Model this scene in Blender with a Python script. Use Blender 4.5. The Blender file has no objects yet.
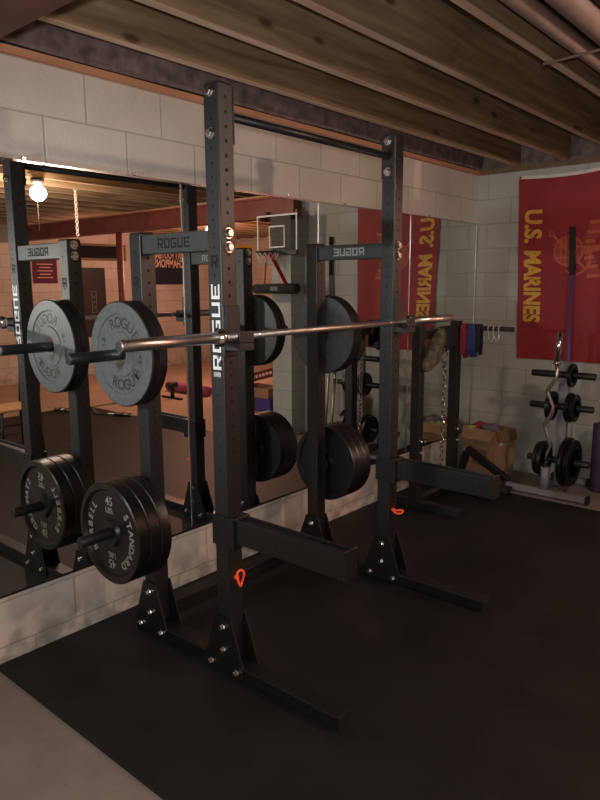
import bpy, bmesh, math, random
from mathutils import Matrix, Vector
random.seed(7)
C = bpy.context.scene.collection
PI = math.pi
SP = 1.1684          # spacing of the rack frames along the wall
W = .0762            # tube width of the rack
X1, X2 = .783, .287  # front and rear uprights
HF, HR = 2.33, 1.826
YF = 3.716           # far wall

# ------------------------------------------------------------------ materials
def new_mat(name):
    m = bpy.data.materials.new(name); m.use_nodes = True
    nt = m.node_tree
    return m, nt, nt.nodes['Principled BSDF']
def pmat(name, col, rough=.5, metal=0., spec=.5, var=.12, scale=30., bump=0., bscale=200., emit=None):
    """principled with a gentle procedural mottling in colour and bump"""
    m, nt, b = new_mat(name)
    tc = nt.nodes.new('ShaderNodeTexCoord')
    n = nt.nodes.new('ShaderNodeTexNoise'); n.inputs['Scale'].default_value = scale; n.inputs['Detail'].default_value = 4
    nt.links.new(tc.outputs['Object'], n.inputs['Vector'])
    r = nt.nodes.new('ShaderNodeValToRGB')
    r.color_ramp.elements[0].position = .3; r.color_ramp.elements[1].position = .7
    r.color_ramp.elements[0].color = (*[max(0, c*(1-var)) for c in col], 1)
    r.color_ramp.elements[1].color = (*[min(1, c*(1+var)) for c in col], 1)
    nt.links.new(n.outputs['Fac'], r.inputs['Fac']); nt.links.new(r.outputs['Color'], b.inputs['Base Color'])
    b.inputs['Roughness'].default_value = rough; b.inputs['Metallic'].default_value = metal
    b.inputs['Specular IOR Level'].default_value = spec
    if bump:
        n2 = nt.nodes.new('ShaderNodeTexNoise'); n2.inputs['Scale'].default_value = bscale
        nt.links.new(tc.outputs['Object'], n2.inputs['Vector'])
        bp = nt.nodes.new('ShaderNodeBump'); bp.inputs['Strength'].default_value = bump; bp.inputs['Distance'].default_value = .002
        nt.links.new(n2.outputs['Fac'], bp.inputs['Height']); nt.links.new(bp.outputs['Normal'], b.inputs['Normal'])
    if emit:
        b.inputs['Emission Color'].default_value = (*emit[0], 1); b.inputs['Emission Strength'].default_value = emit[1]
    return m

def block_wall_mat(name, c1, c2, mortar, swap, off, stain=(.30, .28, .24)):
    """painted concrete block; swap: 'x' for walls normal to x (uses y,z), 'y' for walls normal to y (uses x,z)"""
    m, nt, b = new_mat(name)
    g = nt.nodes.new('ShaderNodeNewGeometry'); s = nt.nodes.new('ShaderNodeSeparateXYZ'); c = nt.nodes.new('ShaderNodeCombineXYZ')
    nt.links.new(g.outputs['Position'], s.inputs[0])
    nt.links.new(s.outputs['Y' if swap == 'x' else 'X'], c.inputs['X']); nt.links.new(s.outputs['Z'], c.inputs['Y'])
    mp = nt.nodes.new('ShaderNodeVectorMath'); mp.operation = 'ADD'; mp.inputs[1].default_value = (off[0], off[1], 0)
    nt.links.new(c.outputs[0], mp.inputs[0])
    br = nt.nodes.new('ShaderNodeTexBrick')
    br.inputs['Scale'].default_value = 1; br.inputs['Brick Width'].default_value = .4064; br.inputs['Row Height'].default_value = .2032
    br.inputs['Mortar Size'].default_value = .006; br.inputs['Mortar Smooth'].default_value = .6; br.inputs['Bias'].default_value = 0
    br.inputs['Color1'].default_value = (*c1, 1); br.inputs['Color2'].default_value = (*c2, 1); br.inputs['Mortar'].default_value = (*mortar, 1)
    nt.links.new(mp.outputs[0], br.inputs['Vector'])
    n = nt.nodes.new('ShaderNodeTexNoise'); n.inputs['Scale'].default_value = 1.7; n.inputs['Detail'].default_value = 6
    nt.links.new(g.outputs['Position'], n.inputs['Vector'])
    r = nt.nodes.new('ShaderNodeValToRGB'); r.color_ramp.elements[0].position = .35; r.color_ramp.elements[1].position = .62
    r.color_ramp.elements[0].color = (.86, .85, .82, 1); r.color_ramp.elements[1].color = (1, 1, 1, 1)
    nt.links.new(n.outputs['Fac'], r.inputs['Fac'])
    mx = nt.nodes.new('ShaderNodeMix'); mx.data_type = 'RGBA'; mx.blend_type = 'MULTIPLY'; mx.inputs[0].default_value = 1
    nt.links.new(br.outputs['Color'], mx.inputs[6]); nt.links.new(r.outputs['Color'], mx.inputs[7])
    # scuffs and stains near the floor
    mr = nt.nodes.new('ShaderNodeMapRange'); mr.inputs['From Min'].default_value = .30; mr.inputs['From Max'].default_value = .02
    nt.links.new(s.outputs['Z'], mr.inputs['Value'])
    n3 = nt.nodes.new('ShaderNodeTexNoise'); n3.inputs['Scale'].default_value = 9; n3.inputs['Detail'].default_value = 8
    nt.links.new(g.outputs['Position'], n3.inputs['Vector'])
    r3 = nt.nodes.new('ShaderNodeValToRGB'); r3.color_ramp.elements[0].position = .40; r3.color_ramp.elements[1].position = .60
    nt.links.new(n3.outputs['Fac'], r3.inputs['Fac'])
    mu = nt.nodes.new('ShaderNodeMath'); mu.operation = 'MULTIPLY'
    nt.links.new(mr.outputs[0], mu.inputs[0]); nt.links.new(r3.outputs['Color'], mu.inputs[1])
    mx2 = nt.nodes.new('ShaderNodeMix'); mx2.data_type = 'RGBA'; mx2.inputs[7].default_value = (*stain, 1)
    nt.links.new(mu.outputs[0], mx2.inputs[0]); nt.links.new(mx.outputs[2], mx2.inputs[6])
    nt.links.new(mx2.outputs[2], b.inputs['Base Color'])
    b.inputs['Roughness'].default_value = .7; b.inputs['Specular IOR Level'].default_value = .25
    n2 = nt.nodes.new('ShaderNodeTexNoise'); n2.inputs['Scale'].default_value = 60; n2.inputs['Detail'].default_value = 5
    nt.links.new(g.outputs['Position'], n2.inputs['Vector'])
    sub = nt.nodes.new('ShaderNodeMath'); sub.operation = 'MULTIPLY_ADD'; sub.inputs[1].default_value = -1.5
    nt.links.new(br.outputs['Fac'], sub.inputs[0]); nt.links.new(n2.outputs['Fac'], sub.inputs[2])
    bp = nt.nodes.new('ShaderNodeBump'); bp.inputs['Strength'].default_value = .5; bp.inputs['Distance'].default_value = .003
    nt.links.new(sub.outputs[0], bp.inputs['Height']); nt.links.new(bp.outputs['Normal'], b.inputs['Normal'])
    return m

def wood_mat(name, dark, light, axis='Y', knots=True, rough=.75):
    m, nt, b = new_mat(name)
    g = nt.nodes.new('ShaderNodeNewGeometry')
    mp = nt.nodes.new('ShaderNodeMapping')
    sc = {'Y': (14, .9, 14), 'X': (.9, 14, 14), 'Z': (14, 14, .9)}[axis]
    mp.inputs['Scale'].default_value = sc
    nt.links.new(g.outputs['Position'], mp.inputs['Vector'])
    n = nt.nodes.new('ShaderNodeTexNoise'); n.inputs['Scale'].default_value = 1.6; n.inputs['Detail'].default_value = 7; n.inputs['Distortion'].default_value = .6
    nt.links.new(mp.outputs[0], n.inputs['Vector'])
    r = nt.nodes.new('ShaderNodeValToRGB'); r.color_ramp.elements[0].position = .32; r.color_ramp.elements[1].position = .68
    r.color_ramp.elements[0].color = (*dark, 1); r.color_ramp.elements[1].color = (*light, 1)
    nt.links.new(n.outputs['Fac'], r.inputs['Fac'])
    out = r.outputs['Color']
    if knots:
        mp2 = nt.nodes.new('ShaderNodeMapping')
        mp2.inputs['Scale'].default_value = {'Y': (2.5, 2.2, 5.5), 'X': (2.2, 2.5, 5.5), 'Z': (5, 5, 2)}[axis]
        nt.links.new(g.outputs['Position'], mp2.inputs['Vector'])
        v = nt.nodes.new('ShaderNodeTexVoronoi'); v.inputs['Scale'].default_value = 1.
        nt.links.new(mp2.outputs[0], v.inputs['Vector'])
        rk = nt.nodes.new('ShaderNodeValToRGB'); rk.color_ramp.elements[0].position = .06; rk.color_ramp.elements[1].position = .13
        rk.color_ramp.elements[0].color = (.22, .14, .09, 1); rk.color_ramp.elements[1].color = (1, 1, 1, 1)
        nt.links.new(v.outputs['Distance'], rk.inputs['Fac'])
        mx = nt.nodes.new('ShaderNodeMix'); mx.data_type = 'RGBA'; mx.blend_type = 'MULTIPLY'; mx.inputs[0].default_value = .8
        nt.links.new(out, mx.inputs[6]); nt.links.new(rk.outputs['Color'], mx.inputs[7]); out = mx.outputs[2]
    nt.links.new(out, b.inputs['Base Color'])
    b.inputs['Roughness'].default_value = rough; b.inputs['Specular IOR Level'].default_value = .25
    bp = nt.nodes.new('ShaderNodeBump'); bp.inputs['Strength'].default_value = .3; bp.inputs['Distance'].default_value = .002
    nt.links.new(n.outputs['Fac'], bp.inputs['Height']); nt.links.new(bp.outputs['Normal'], b.inputs['Normal'])
    return m

def floor_mat(name, c1, c2, rough=.7):
    m, nt, b = new_mat(name)
    g = nt.nodes.new('ShaderNodeNewGeometry')
    n = nt.nodes.new('ShaderNodeTexNoise'); n.inputs['Scale'].default_value = 2.2; n.inputs['Detail'].default_value = 9; n.inputs['Roughness'].default_value = .62
    nt.links.new(g.outputs['Position'], n.inputs['Vector'])
    r = nt.nodes.new('ShaderNodeValToRGB'); r.color_ramp.elements[0].position = .33; r.color_ramp.elements[1].position = .66
    r.color_ramp.elements[0].color = (*c1, 1); r.color_ramp.elements[1].color = (*c2, 1)
    nt.links.new(n.outputs['Fac'], r.inputs['Fac'])
    # small pits and specks
    v = nt.nodes.new('ShaderNodeTexNoise'); v.inputs['Scale'].default_value = 55; v.inputs['Detail'].default_value = 2
    nt.links.new(g.outputs['Position'], v.inputs['Vector'])
    r2 = nt.nodes.new('ShaderNodeValToRGB'); r2.color_ramp.elements[0].position = .25; r2.color_ramp.elements[1].position = .34
    r2.color_ramp.elements[0].color = (.7, .68, .66, 1); r2.color_ramp.elements[1].color = (1, 1, 1, 1)
    nt.links.new(v.outputs['Fac'], r2.inputs['Fac'])
    mx = nt.nodes.new('ShaderNodeMix'); mx.data_type = 'RGBA'; mx.blend_type = 'MULTIPLY'; mx.inputs[0].default_value = 1
    nt.links.new(r.outputs['Color'], mx.inputs[6]); nt.links.new(r2.outputs['Color'], mx.inputs[7])
    nt.links.new(mx.outputs[2], b.inputs['Base Color'])
    b.inputs['Roughness'].default_value = rough; b.inputs['Specular IOR Level'].default_value = .3
    bp = nt.nodes.new('ShaderNodeBump'); bp.inputs['Strength'].default_value = .15; bp.inputs['Distance'].default_value = .002
    nt.links.new(v.outputs['Fac'], bp.inputs['Height']); nt.links.new(bp.outputs['Normal'], b.inputs['Normal'])
    return m

M = {}
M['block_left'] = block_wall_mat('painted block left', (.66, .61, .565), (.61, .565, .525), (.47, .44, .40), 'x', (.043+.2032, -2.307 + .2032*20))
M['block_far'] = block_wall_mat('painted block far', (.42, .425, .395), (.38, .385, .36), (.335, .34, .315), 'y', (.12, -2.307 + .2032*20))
M['block_room'] = block_wall_mat('bare block room', (.56, .50, .44), (.52, .46, .40), (.36, .31, .27), 'x', (.1, -2.307 + .2032*20))
M['block_room_y'] = block_wall_mat('bare block room y', (.56, .50, .44), (.52, .46, .40), (.36, .31, .27), 'y', (.1, -2.307 + .2032*20))
M['floor'] = floor_mat('concrete', (.185, .155, .137), (.26, .22, .195))
M['mat'] = floor_mat('rubber mat', (.006, .006, .0059), (.0155, .015, .0147), .6)
M['joist'] = wood_mat('joist wood', (.17, .12, .068), (.34, .245, .145))
M['jedge_lit'] = wood_mat('joist edge lit wood', (.40, .27, .19), (.58, .41, .30), knots=False)  # pale tone paints light from below onto the joist bottoms
M['deck'] = wood_mat('deck wood', (.12, .085, .05), (.20, .14, .085), knots=False)
M['sill'] = wood_mat('sill wood', (.44, .21, .12), (.58, .30, .18), knots=False)
M['insul'] = pmat('rim insulation', (.20, .145, .135), .9, var=.45, scale=16, bump=.8, bscale=30)
M['beam'] = pmat('red oxide steel', (.20, .05, .036), .55, var=.2, scale=8)
M['beam2'] = pmat('dark red steel', (.11, .042, .030), .55, var=.2, scale=8)
M['coat_shaded'] = pmat('shaded black powder coat', (.009, .0092, .0095), .38, spec=.45, var=.1, scale=60, bump=.25, bscale=700)  # same paint as the uprights; darker shade at the low parts is painted in
M['coat'] = pmat('black powder coat', (.0120, .0128, .0135), .38, spec=.5, var=.1, scale=60, bump=.25, bscale=700)
M['hole'] = pmat('hole dark', (.003, .003, .003), .9)
M['chrome'] = pmat('chrome', (.72, .71, .70), .18, 1., var=.03)
M['zinc'] = pmat('zinc bolt', (.75, .74, .72), .22, 1., var=.05)
M['sleeve'] = pmat('worn steel sleeve', (.62, .59, .57), .34, 1., var=.06, scale=50)
M['shaft'] = pmat('knurled shaft', (.55, .52, .48), .38, 1., var=.1, scale=300, bump=.4, bscale=900)
M['rubber'] = pmat('plate rubber lit', (.075, .085, .086), .40, var=.2, scale=50, bump=.25, bscale=400)  # faces carry the reflected flash in their colour; the rubber is black
M['rubber_edge'] = pmat('plate tread', (.008, .008, .008), .55, spec=.3, var=.2)
M['iron'] = pmat('black iron', (.007, .007, .007), .32, var=.2, scale=40, bump=.3, bscale=250)
M['ironlet'] = pmat('raised grey letters', (.30, .30, .29), .5)
M['rublet'] = pmat('raised rubber letters', (.012, .013, .013), .5)
M['name'] = pmat('name plate', (.028, .032, .032), .40, var=.08)
M['blackpaint'] = pmat('black letter', (.008, .008, .008), .5)
M['white'] = pmat('white vinyl', (.75, .75, .75), .5)
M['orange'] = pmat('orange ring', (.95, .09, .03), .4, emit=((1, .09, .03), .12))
M['plastic'] = pmat('black plastic', (.012, .012, .012), .5)
M['flag'] = pmat('red nylon', (.25, .010, .015), .65, var=.12, scale=6)
M['flagtxt'] = pmat('gold print', (.62, .33, .035), .6)
M['emblem'] = pmat('faded emblem print', (.44, .085, .035), .6)
M['emblem2'] = pmat('emblem shading', (.31, .034, .02), .6)
M['hem'] = pmat('white hem', (.62, .58, .54), .8)
M['card'] = pmat('cardboard', (.34, .205, .11), .85, var=.12, scale=12)
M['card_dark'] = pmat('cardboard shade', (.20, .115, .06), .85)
M['grey'] = pmat('grey paint', (.22, .20, .21), .45, var=.08)
M['purple'] = pmat('purple shaft', (.10, .06, .20), .5)
M['purple2'] = pmat('dark purple foam', (.06, .03, .075), .85)
M['wire'] = pmat('bright wire', (.62, .61, .60), .3, .3)
M['foam'] = pmat('black foam', (.02, .02, .022), .9, bump=.3)
M['camo'] = pmat('camouflage cloth', (.12, .10, .07), .95, var=.65, scale=24, bump=.6, bscale=60)
M['redcloth'] = pmat('red cloth', (.32, .03, .05), .9)
M['bluecloth'] = pmat('blue cloth', (.04, .06, .22), .9)
M['lime'] = pmat('lime cloth', (.40, .55, .10), .8)
M['greycloth'] = pmat('grey cloth', (.16, .16, .18), .95)
M['navy'] = pmat('navy banner', (.012, .014, .035), .8)
M['burg'] = pmat('burgundy banner', (.09, .012, .035), .8)
M['bantxt'] = pmat('banner letters', (.75, .48, .38), .7)
M['poster'] = pmat('black poster', (.018, .014, .013), .5)
M['yellow'] = pmat('yellow sign', (.75, .45, .05), .6)
M['chairwood'] = wood_mat('chair seat wood', (.42, .25, .11), (.55, .34, .16), 'X', False, .5)
M['blackmetal'] = pmat('black metal', (.012, .012, .012), .45, spec=.5)
M['redstrap'] = pmat('red webbing', (.50, .02, .03), .7)
M['net'] = pmat('black net', (.02, .02, .02), .9)
M['bin'] = pmat('purple tub', (.07, .05, .26), .5)
M['maroon'] = pmat('maroon board', (.10, .015, .012), .6)
M['matroll'] = pmat('pink foam mat', (.32, .08, .17), .9)
M['pipe'] = pmat('pinkish pipe', (.20, .135, .115), .55)
M['winglass'] = pmat('dark window glass', (.01, .01, .012), .1)
M['carpet'] = floor_mat('tan floor', (.34, .24, .17), (.42, .30, .21), .9)
def mirror_mat():
    m, nt, b = new_mat('mirror silver')
    b.inputs['Metallic'].default_value = 1; b.inputs['Roughness'].default_value = 0
    tc = nt.nodes.new('ShaderNodeTexCoord'); n = nt.nodes.new('ShaderNodeTexNoise'); n.inputs['Scale'].default_value = 3
    nt.links.new(tc.outputs['Object'], n.inputs['Vector'])
    r = nt.nodes.new('ShaderNodeValToRGB'); r.color_ramp.elements[0].color = (.86, .88, .85, 1); r.color_ramp.elements[1].color = (.88, .90, .87, 1)
    nt.links.new(n.outputs['Fac'], r.inputs['Fac']); nt.links.new(r.outputs['Color'], b.inputs['Base Color'])
    return m
M['mirror'] = mirror_mat()
def acrylic():
    m, nt, b = new_mat('clear acrylic')
    b.inputs['Transmission Weight'].default_value = 1; b.inputs['Roughness'].default_value = .03; b.inputs['IOR'].default_value = 1.15
    b.inputs['Base Color'].default_value = (.92, .93, .93, 1)
    return m
M['acrylic'] = acrylic()
def emis(name, col, s):
    m, nt, b = new_mat(name)
    b.inputs['Base Color'].default_value = (*col, 1)
    b.inputs['Emission Color'].default_value = (*col, 1); b.inputs['Emission Strength'].default_value = s
    return m

# ------------------------------------------------------------------ mesh builder
class MB:
    def __init__(s): s.bm = bmesh.new(); s.mats = []
    def _mi(s, m):
        if m not in s.mats: s.mats.append(m)
        return s.mats.index(m)
    def _take(s, tmp, m, smooth=False, mtx=None):
        i = s._mi(m)
        if mtx is not None: bmesh.ops.transform(tmp, matrix=mtx, verts=tmp.verts)
        vm = {v: s.bm.verts.new(v.co) for v in tmp.verts}
        for f in tmp.faces:
            try: nf = s.bm.faces.new([vm[v] for v in f.verts])
            except ValueError: continue
            nf.material_index = i; nf.smooth = smooth or f.smooth
        tmp.free(); return s
    def box(s, x0, x1, y0, y1, z0, z1, m, bev=0., mtx=None):
        t = bmesh.new(); bmesh.ops.create_cube(t, size=1)
        for v in t.verts:
            v.co = Vector(((x0+x1)/2 + v.co.x*(x1-x0), (y0+y1)/2 + v.co.y*(y1-y0), (z0+z1)/2 + v.co.z*(z1-z0)))
        if bev: bmesh.ops.bevel(t, geom=list(t.edges), offset=bev, segments=2, affect='EDGES', profile=.5)
        return s._take(t, m, False, mtx)
    def prism(s, pts, off, m, bev=0., mtx=None):
        """pts: 3-D polygon, off: extrusion vector"""
        t = bmesh.new(); off = Vector(off)
        a = [t.verts.new(Vector(p)) for p in pts]; b = [t.verts.new(Vector(p)+off) for p in pts]
        t.faces.new(a); t.faces.new(b[::-1]); n = len(a)
        for i in range(n): t.faces.new([a[i], b[i], b[(i+1) % n], a[(i+1) % n]])
        bmesh.ops.recalc_face_normals(t, faces=t.faces)
        if bev: bmesh.ops.bevel(t, geom=list(t.edges), offset=bev, segments=1, affect='EDGES')
        return s._take(t, m, False, mtx)
    def poly(s, pts, m):
        i = s._mi(m)
        f = s.bm.faces.new([s.bm.verts.new(Vector(p)) for p in pts]); f.material_index = i; return s
    def tube(s, pts, r, m, n=12, closed=False, rads=None, cap=True):
        pts = [Vector(p) for p in pts]; i = s._mi(m); rings = []; N = len(pts)
        prev = None
        for k, p in enumerate(pts):
            if closed: t = (pts[(k+1) % N]-pts[k-1])
            else: t = pts[min(k+1, N-1)]-pts[max(k-1, 0)]
            t.normalize()
            if prev is None:
                a = Vector((0, 0, 1)) if abs(t.z) < .9 else Vector((1, 0, 0))
                u = t.cross(a).normalized()
            else:
                u = (prev - t*prev.dot(t)).normalized()
            prev = u; v = t.cross(u); rr = rads[k] if rads else r
            rings.append([s.bm.verts.new(p + (u*math.cos(2*PI*j/n) + v*math.sin(2*PI*j/n))*rr) for j in range(n)])
        for k in range(N if closed else N-1):
            A, B = rings[k], rings[(k+1) % N]
            for j in range(n):
                f = s.bm.faces.new([A[j], A[(j+1) % n], B[(j+1) % n], B[j]]); f.material_index = i; f.smooth = True
        if cap and not closed:
            for R in (rings[0][::-1], rings[-1]):
                f = s.bm.faces.new(R); f.material_index = i
        return s
    def lathe(s, prof, m, n=48, origin=(0, 0, 0), axis='Y', smooth=False, mats=None):
        """prof: list of (along, radius); revolved about axis through origin"""
        o = Vector(origin); rings = []
        for a, r in prof:
            ring = []
            for j in range(n):
                c, d = math.cos(2*PI*j/n)*r, math.sin(2*PI*j/n)*r
                p = {'Y': (c, a, d), 'X': (a, c, d), 'Z': (c, d, a)}[axis]
                ring.append(s.bm.verts.new(o+Vector(p)))
            rings.append(ring)
        i0 = s._mi(m)
        for k in range(len(rings)-1):
            i = s._mi(mats[k]) if mats and mats[k] else i0
            for j in range(n):
                f = s.bm.faces.new([rings[k][j], rings[k][(j+1) % n], rings[k+1][(j+1) % n], rings[k+1][j]])
                f.material_index = i; f.smooth = smooth
        for R in (rings[0], rings[-1][::-1]):
            if prof[0 if R is rings[0] else -1][1] > 1e-5:
                f = s.bm.faces.new(R); f.material_index = i0
        return s
    def sphere(s, c, r, m, seg=16, scale=(1, 1, 1)):
        t = bmesh.new(); bmesh.ops.create_uvsphere(t, u_segments=seg, v_segments=max(6, seg//2), radius=r)
        for v in t.verts: v.co = Vector((v.co.x*scale[0], v.co.y*scale[1], v.co.z*scale[2])) + Vector(c)
        return s._take(t, m, True)
    def add_mesh(s, me, m, mtx):
        t = bmesh.new(); t.from_mesh(me)
        return s._take(t, m, False, mtx)
    def build(s, name, parent=None, fix=True):
        if fix: bmesh.ops.recalc_face_normals(s.bm, faces=s.bm.faces)
        me = bpy.data.meshes.new(name); s.bm.to_mesh(me); s.bm.free()
        for m in s.mats: me.materials.append(m)
        o = bpy.data.objects.new(name, me); C.objects.link(o)
        if parent is not None:
            o.parent = parent
            o.matrix_parent_inverse = Matrix.Translation(parent.location).inverted() if parent.type == 'EMPTY' and parent.parent is None and tuple(parent.rotation_euler) == (0, 0, 0) else Matrix()
        return o
def tag(o, label=None, cat=None, group=None, kind=None):
    if label: o['label'] = label
    if cat: o['category'] = cat
    if group: o['group'] = group
    if kind: o['kind'] = kind
    return o
def thing(name, label, cat, loc=(0, 0, 0), group=None):
    o = bpy.data.objects.new(name, None); C.objects.link(o); o.location = loc; o.empty_display_size = .1
    return tag(o, label, cat, group)
def struct(mb, name, parent=None):
    o = mb.build(name, parent)
    if parent is None: o['kind'] = 'structure'
    return o
def copy_tree(o, parent=None):
    c = o.copy(); C.objects.link(c)
    if parent is not None: c.parent = parent
    for ch in list(o.children): copy_tree(ch, c)
    return c

# ------------------------------------------------------------------ lettering
def text_mesh(txt, size, bold=0., align='CENTER', sx=1.):
    cu = bpy.data.curves.new('t', 'FONT'); cu.body = txt; cu.size = size; cu.align_x = align; cu.align_y = 'CENTER'; cu.offset = bold
    cu.resolution_u = 3
    o = bpy.data.objects.new('t', cu); C.objects.link(o)
    dg = bpy.context.evaluated_depsgraph_get()
    me = bpy.data.meshes.new_from_object(o.evaluated_get(dg))
    bpy.data.objects.remove(o); bpy.data.curves.remove(cu)
    if sx != 1: me.transform(Matrix.Scale(sx, 4, (1, 0, 0)))
    return me
def frame(origin, right, up):
    """matrix that maps text x to right and text y to up"""
    r = Vector(right).normalized(); u = Vector(up).normalized(); n = r.cross(u)
    m = Matrix((r, u, n)).transposed().to_4x4(); m.translation = Vector(origin); return m
GL = {  # squared block letters as boxes / quads on a 5 x 6 grid
 'R': [[(0,0),(1.15,0),(1.15,6),(0,6)], [(1.15,4.9),(5,4.9),(5,6),(1.15,6)], [(3.85,2.5),(5,2.5),(5,4.9),(3.85,4.9)], [(1.15,2.1),(5,2.1),(5,3.1),(1.15,3.1)], [(2.4,2.1),(3.7,2.1),(5.1,0),(3.7,0)]],
 'O': [[(0,0),(1.15,0),(1.15,6),(0,6)], [(3.85,0),(5,0),(5,6),(3.85,6)], [(1.15,4.9),(3.85,4.9),(3.85,6),(1.15,6)], [(1.15,0),(3.85,0),(3.85,1.1),(1.15,1.1)]],
 'G': [[(0,0),(1.15,0),(1.15,6),(0,6)], [(1.15,4.9),(5,4.9),(5,6),(1.15,6)], [(1.15,0),(5,0),(5,1.1),(1.15,1.1)], [(3.85,1.1),(5,1.1),(5,3.3),(3.85,3.3)], [(2.4,2.3),(3.85,2.3),(3.85,3.3),(2.4,3.3)]],
 'U': [[(0,0),(1.15,0),(1.15,6),(0,6)], [(3.85,0),(5,0),(5,6),(3.85,6)], [(1.15,0),(3.85,0),(3.85,1.1),(1.15,1.1)]],
 'E': [[(0,0),(1.15,0),(1.15,6),(0,6)], [(1.15,4.9),(5,4.9),(5,6),(1.15,6)], [(1.15,0),(5,0),(5,1.1),(1.15,1.1)], [(1.15,2.5),(4.4,2.5),(4.4,3.5),(1.15,3.5)]],
}
def block_word(mb, word, m, mtx, height, length):
    n = len(word); k = length/(n*6.1-1.1); h = height/6
    for i, ch in enumerate(word):
        for q in GL[ch]:
            mb.poly([mtx @ Vector((-length/2 + (i*6.1+px)*k, -height/2 + py*h, 0)) for px, py in q], m)
def arc_text(mb, txt, m, centre, radius, size, a_mid, step, right, up, out=1, bold=0.):
    """letters round a circle, tops pointing outward (out=1) or inward; a_mid is measured from right towards up, letters run clockwise for out=1"""
    c = Vector(centre); R = Vector(right); U = Vector(up); n = len(txt)
    for i, ch in enumerate(txt):
        if ch == ' ': continue
        a = a_mid + (-(i-(n-1)/2)*step if out == 1 else (i-(n-1)/2)*step)
        d = R*math.cos(a) + U*math.sin(a); t = (R*math.sin(a) - U*math.cos(a)) * (1 if out == 1 else -1)
        mb.add_mesh(text_mesh(ch, size, bold), m, frame(c + d*radius, t, d*(1 if out == 1 else -1)))

# ------------------------------------------------------------------ setting
XR, YB, YN = 8.0, 8.5, -7.0
struct(MB().box(-.3, XR+.3, YN-.3, YB+.3, -.2, 0, M['floor']), 'floor')
# tan painted floor beyond the mat in the back part of the basement
struct(MB().box(5.3, XR, -4, YB, 0, .004, M['carpet']).box(2.4, 5.3, 3.0, YB, 0, .004, M['carpet']), 'trim_1')
# mirror wall
struct(MB().box(-.3, -.012, YN, YF+.3, 0, 2.51, M['block_left']), 'wall_left')
# far wall with the pier that carries the steel beam
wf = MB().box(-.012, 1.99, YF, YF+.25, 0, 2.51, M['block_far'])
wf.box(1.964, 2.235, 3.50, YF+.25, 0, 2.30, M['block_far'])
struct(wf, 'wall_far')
struct(MB().box(XR, XR+.3, YN, YB, 0, 2.9, M['block_room']), 'wall_right')
struct(MB().box(-.3, XR+.3, YB, YB+.3, 0, 2.9, M['block_room_y']), 'wall_back')
struct(MB().box(-.3, XR+.3, YN-.3, YN, 0, 2.9, M['block_room_y']), 'wall_front')
struct(MB().box(-.3, -.2, YF+.3, YB, 0, 2.9, M['block_room']), 'wall_side')
# ceiling: deck and joists
cei = MB().box(-.3, XR+.3, YN-.3, YB+.3, 2.80, 2.9, M['deck'])
ce = struct(cei, 'ceiling')
x = .325
while x < XR:
    MB().box(x-.019, x+.019, YN, YB, 2.554, 2.80, M['joist']).box(x-.019, x+.019, YN, YB, 2.55, 2.554, M['jedge_lit']).build('joist', ce)
    x += .3955
# sill plates and stuffed insulation over the walls
struct(MB().box(-.25, .012, YN, YF+.2, 2.51, 2.54, M['sill']), 'trim_2')
struct(MB().box(.012, 2.1, YF-.012, YF+.2, 2.51, 2.55, M['deck']), 'trim_3')
ins = MB(); ny_, nz_ = 240, 10; gi = []
rn = [(random.uniform(2, 9), random.uniform(5, 22), random.uniform(0, 6)) for _ in range(7)]
for j in range(nz_+1):
    row = []
    for i in range(ny_+1):
        yy = -4 + (YF+4-.0)*i/ny_; zz = 2.552 + .246*j/nz_
        dd = sum(math.sin(yy*a_ + zz*b_ + c_)/7 for a_, b_, c_ in rn)
        row.append(ins.bm.verts.new((.0 + .022*dd + .02*math.sin(PI*j/nz_), yy, zz)))
    gi.append(row)
mi_ = ins._mi(M['insul'])
for j in range(nz_):
    for i in range(ny_):
        f_ = ins.bm.faces.new([gi[j][i], gi[j][i+1], gi[j+1][i+1], gi[j+1][i]]); f_.smooth = True; f_.material_index = mi_
struct(ins, 'trim_4')
struct(MB().box(0, 2.1, YF+.02, YF+.1, 2.55, 2.80, M['insul']), 'trim_5')
# steel beam on the pier, carried by posts (seen in the mirrors) and the near beam overhead
bm_ = MB()
bm_.box(1.975, XR, 3.53, 3.70, 2.515, 2.535, M['sill']).box(1.975, XR, 3.53, 3.70, 2.495, 2.515, M['beam']).box(1.975, XR, 3.535, 3.695, 2.30, 2.316, M['beam']).box(1.975, XR, 3.56, 3.67, 2.316, 2.495, M['beam'])
struct(bm_, 'trim_6')
nb = MB().box(-.012, XR, -.94, -.785, 2.30, 2.32, M['beam2']).box(-.012, XR, -.94, -.785, 2.525, 2.548, M['beam2']).box(-.012, XR, -.90, -.81, 2.32, 2.525, M['beam2'])
struct(nb, 'trim_7')
# pinkish pipe and thin conduit between the joists
struct(MB().tube([(1.69, YN, 2.53), (1.69, YB, 2.53)], .032, M['pipe'], 16).tube([(1.795, YN, 2.55), (1.795, YB, 2.55)], .045, M['pipe'], 16), 'trim_8')
struct(MB().tube([(1.60, .97, 2.455), (2.3, .89, 2.455)], .006, M['pipe'], 8), 'trim_9')
# dark basement window high in the far side wall
w = MB().box(XR-.03, XR-.002, 4.7, 5.7, 2.04, 2.33, M['deck'])
win = struct(w, 'window_1')
MB().box(XR-.036, XR-.03, 4.75, 5.65, 2.08, 2.29, M['winglass']).build('pane', win)

# ------------------------------------------------------------------ floor mat
mt = MB().box(.0, 5.3, -.642, 3.05, 0.0005, .0115, M['mat'], .002)
tag(mt.build('floor_mat'), 'large black rubber gym mat covering the floor under the rack', 'mat')
MZ = .0115

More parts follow.
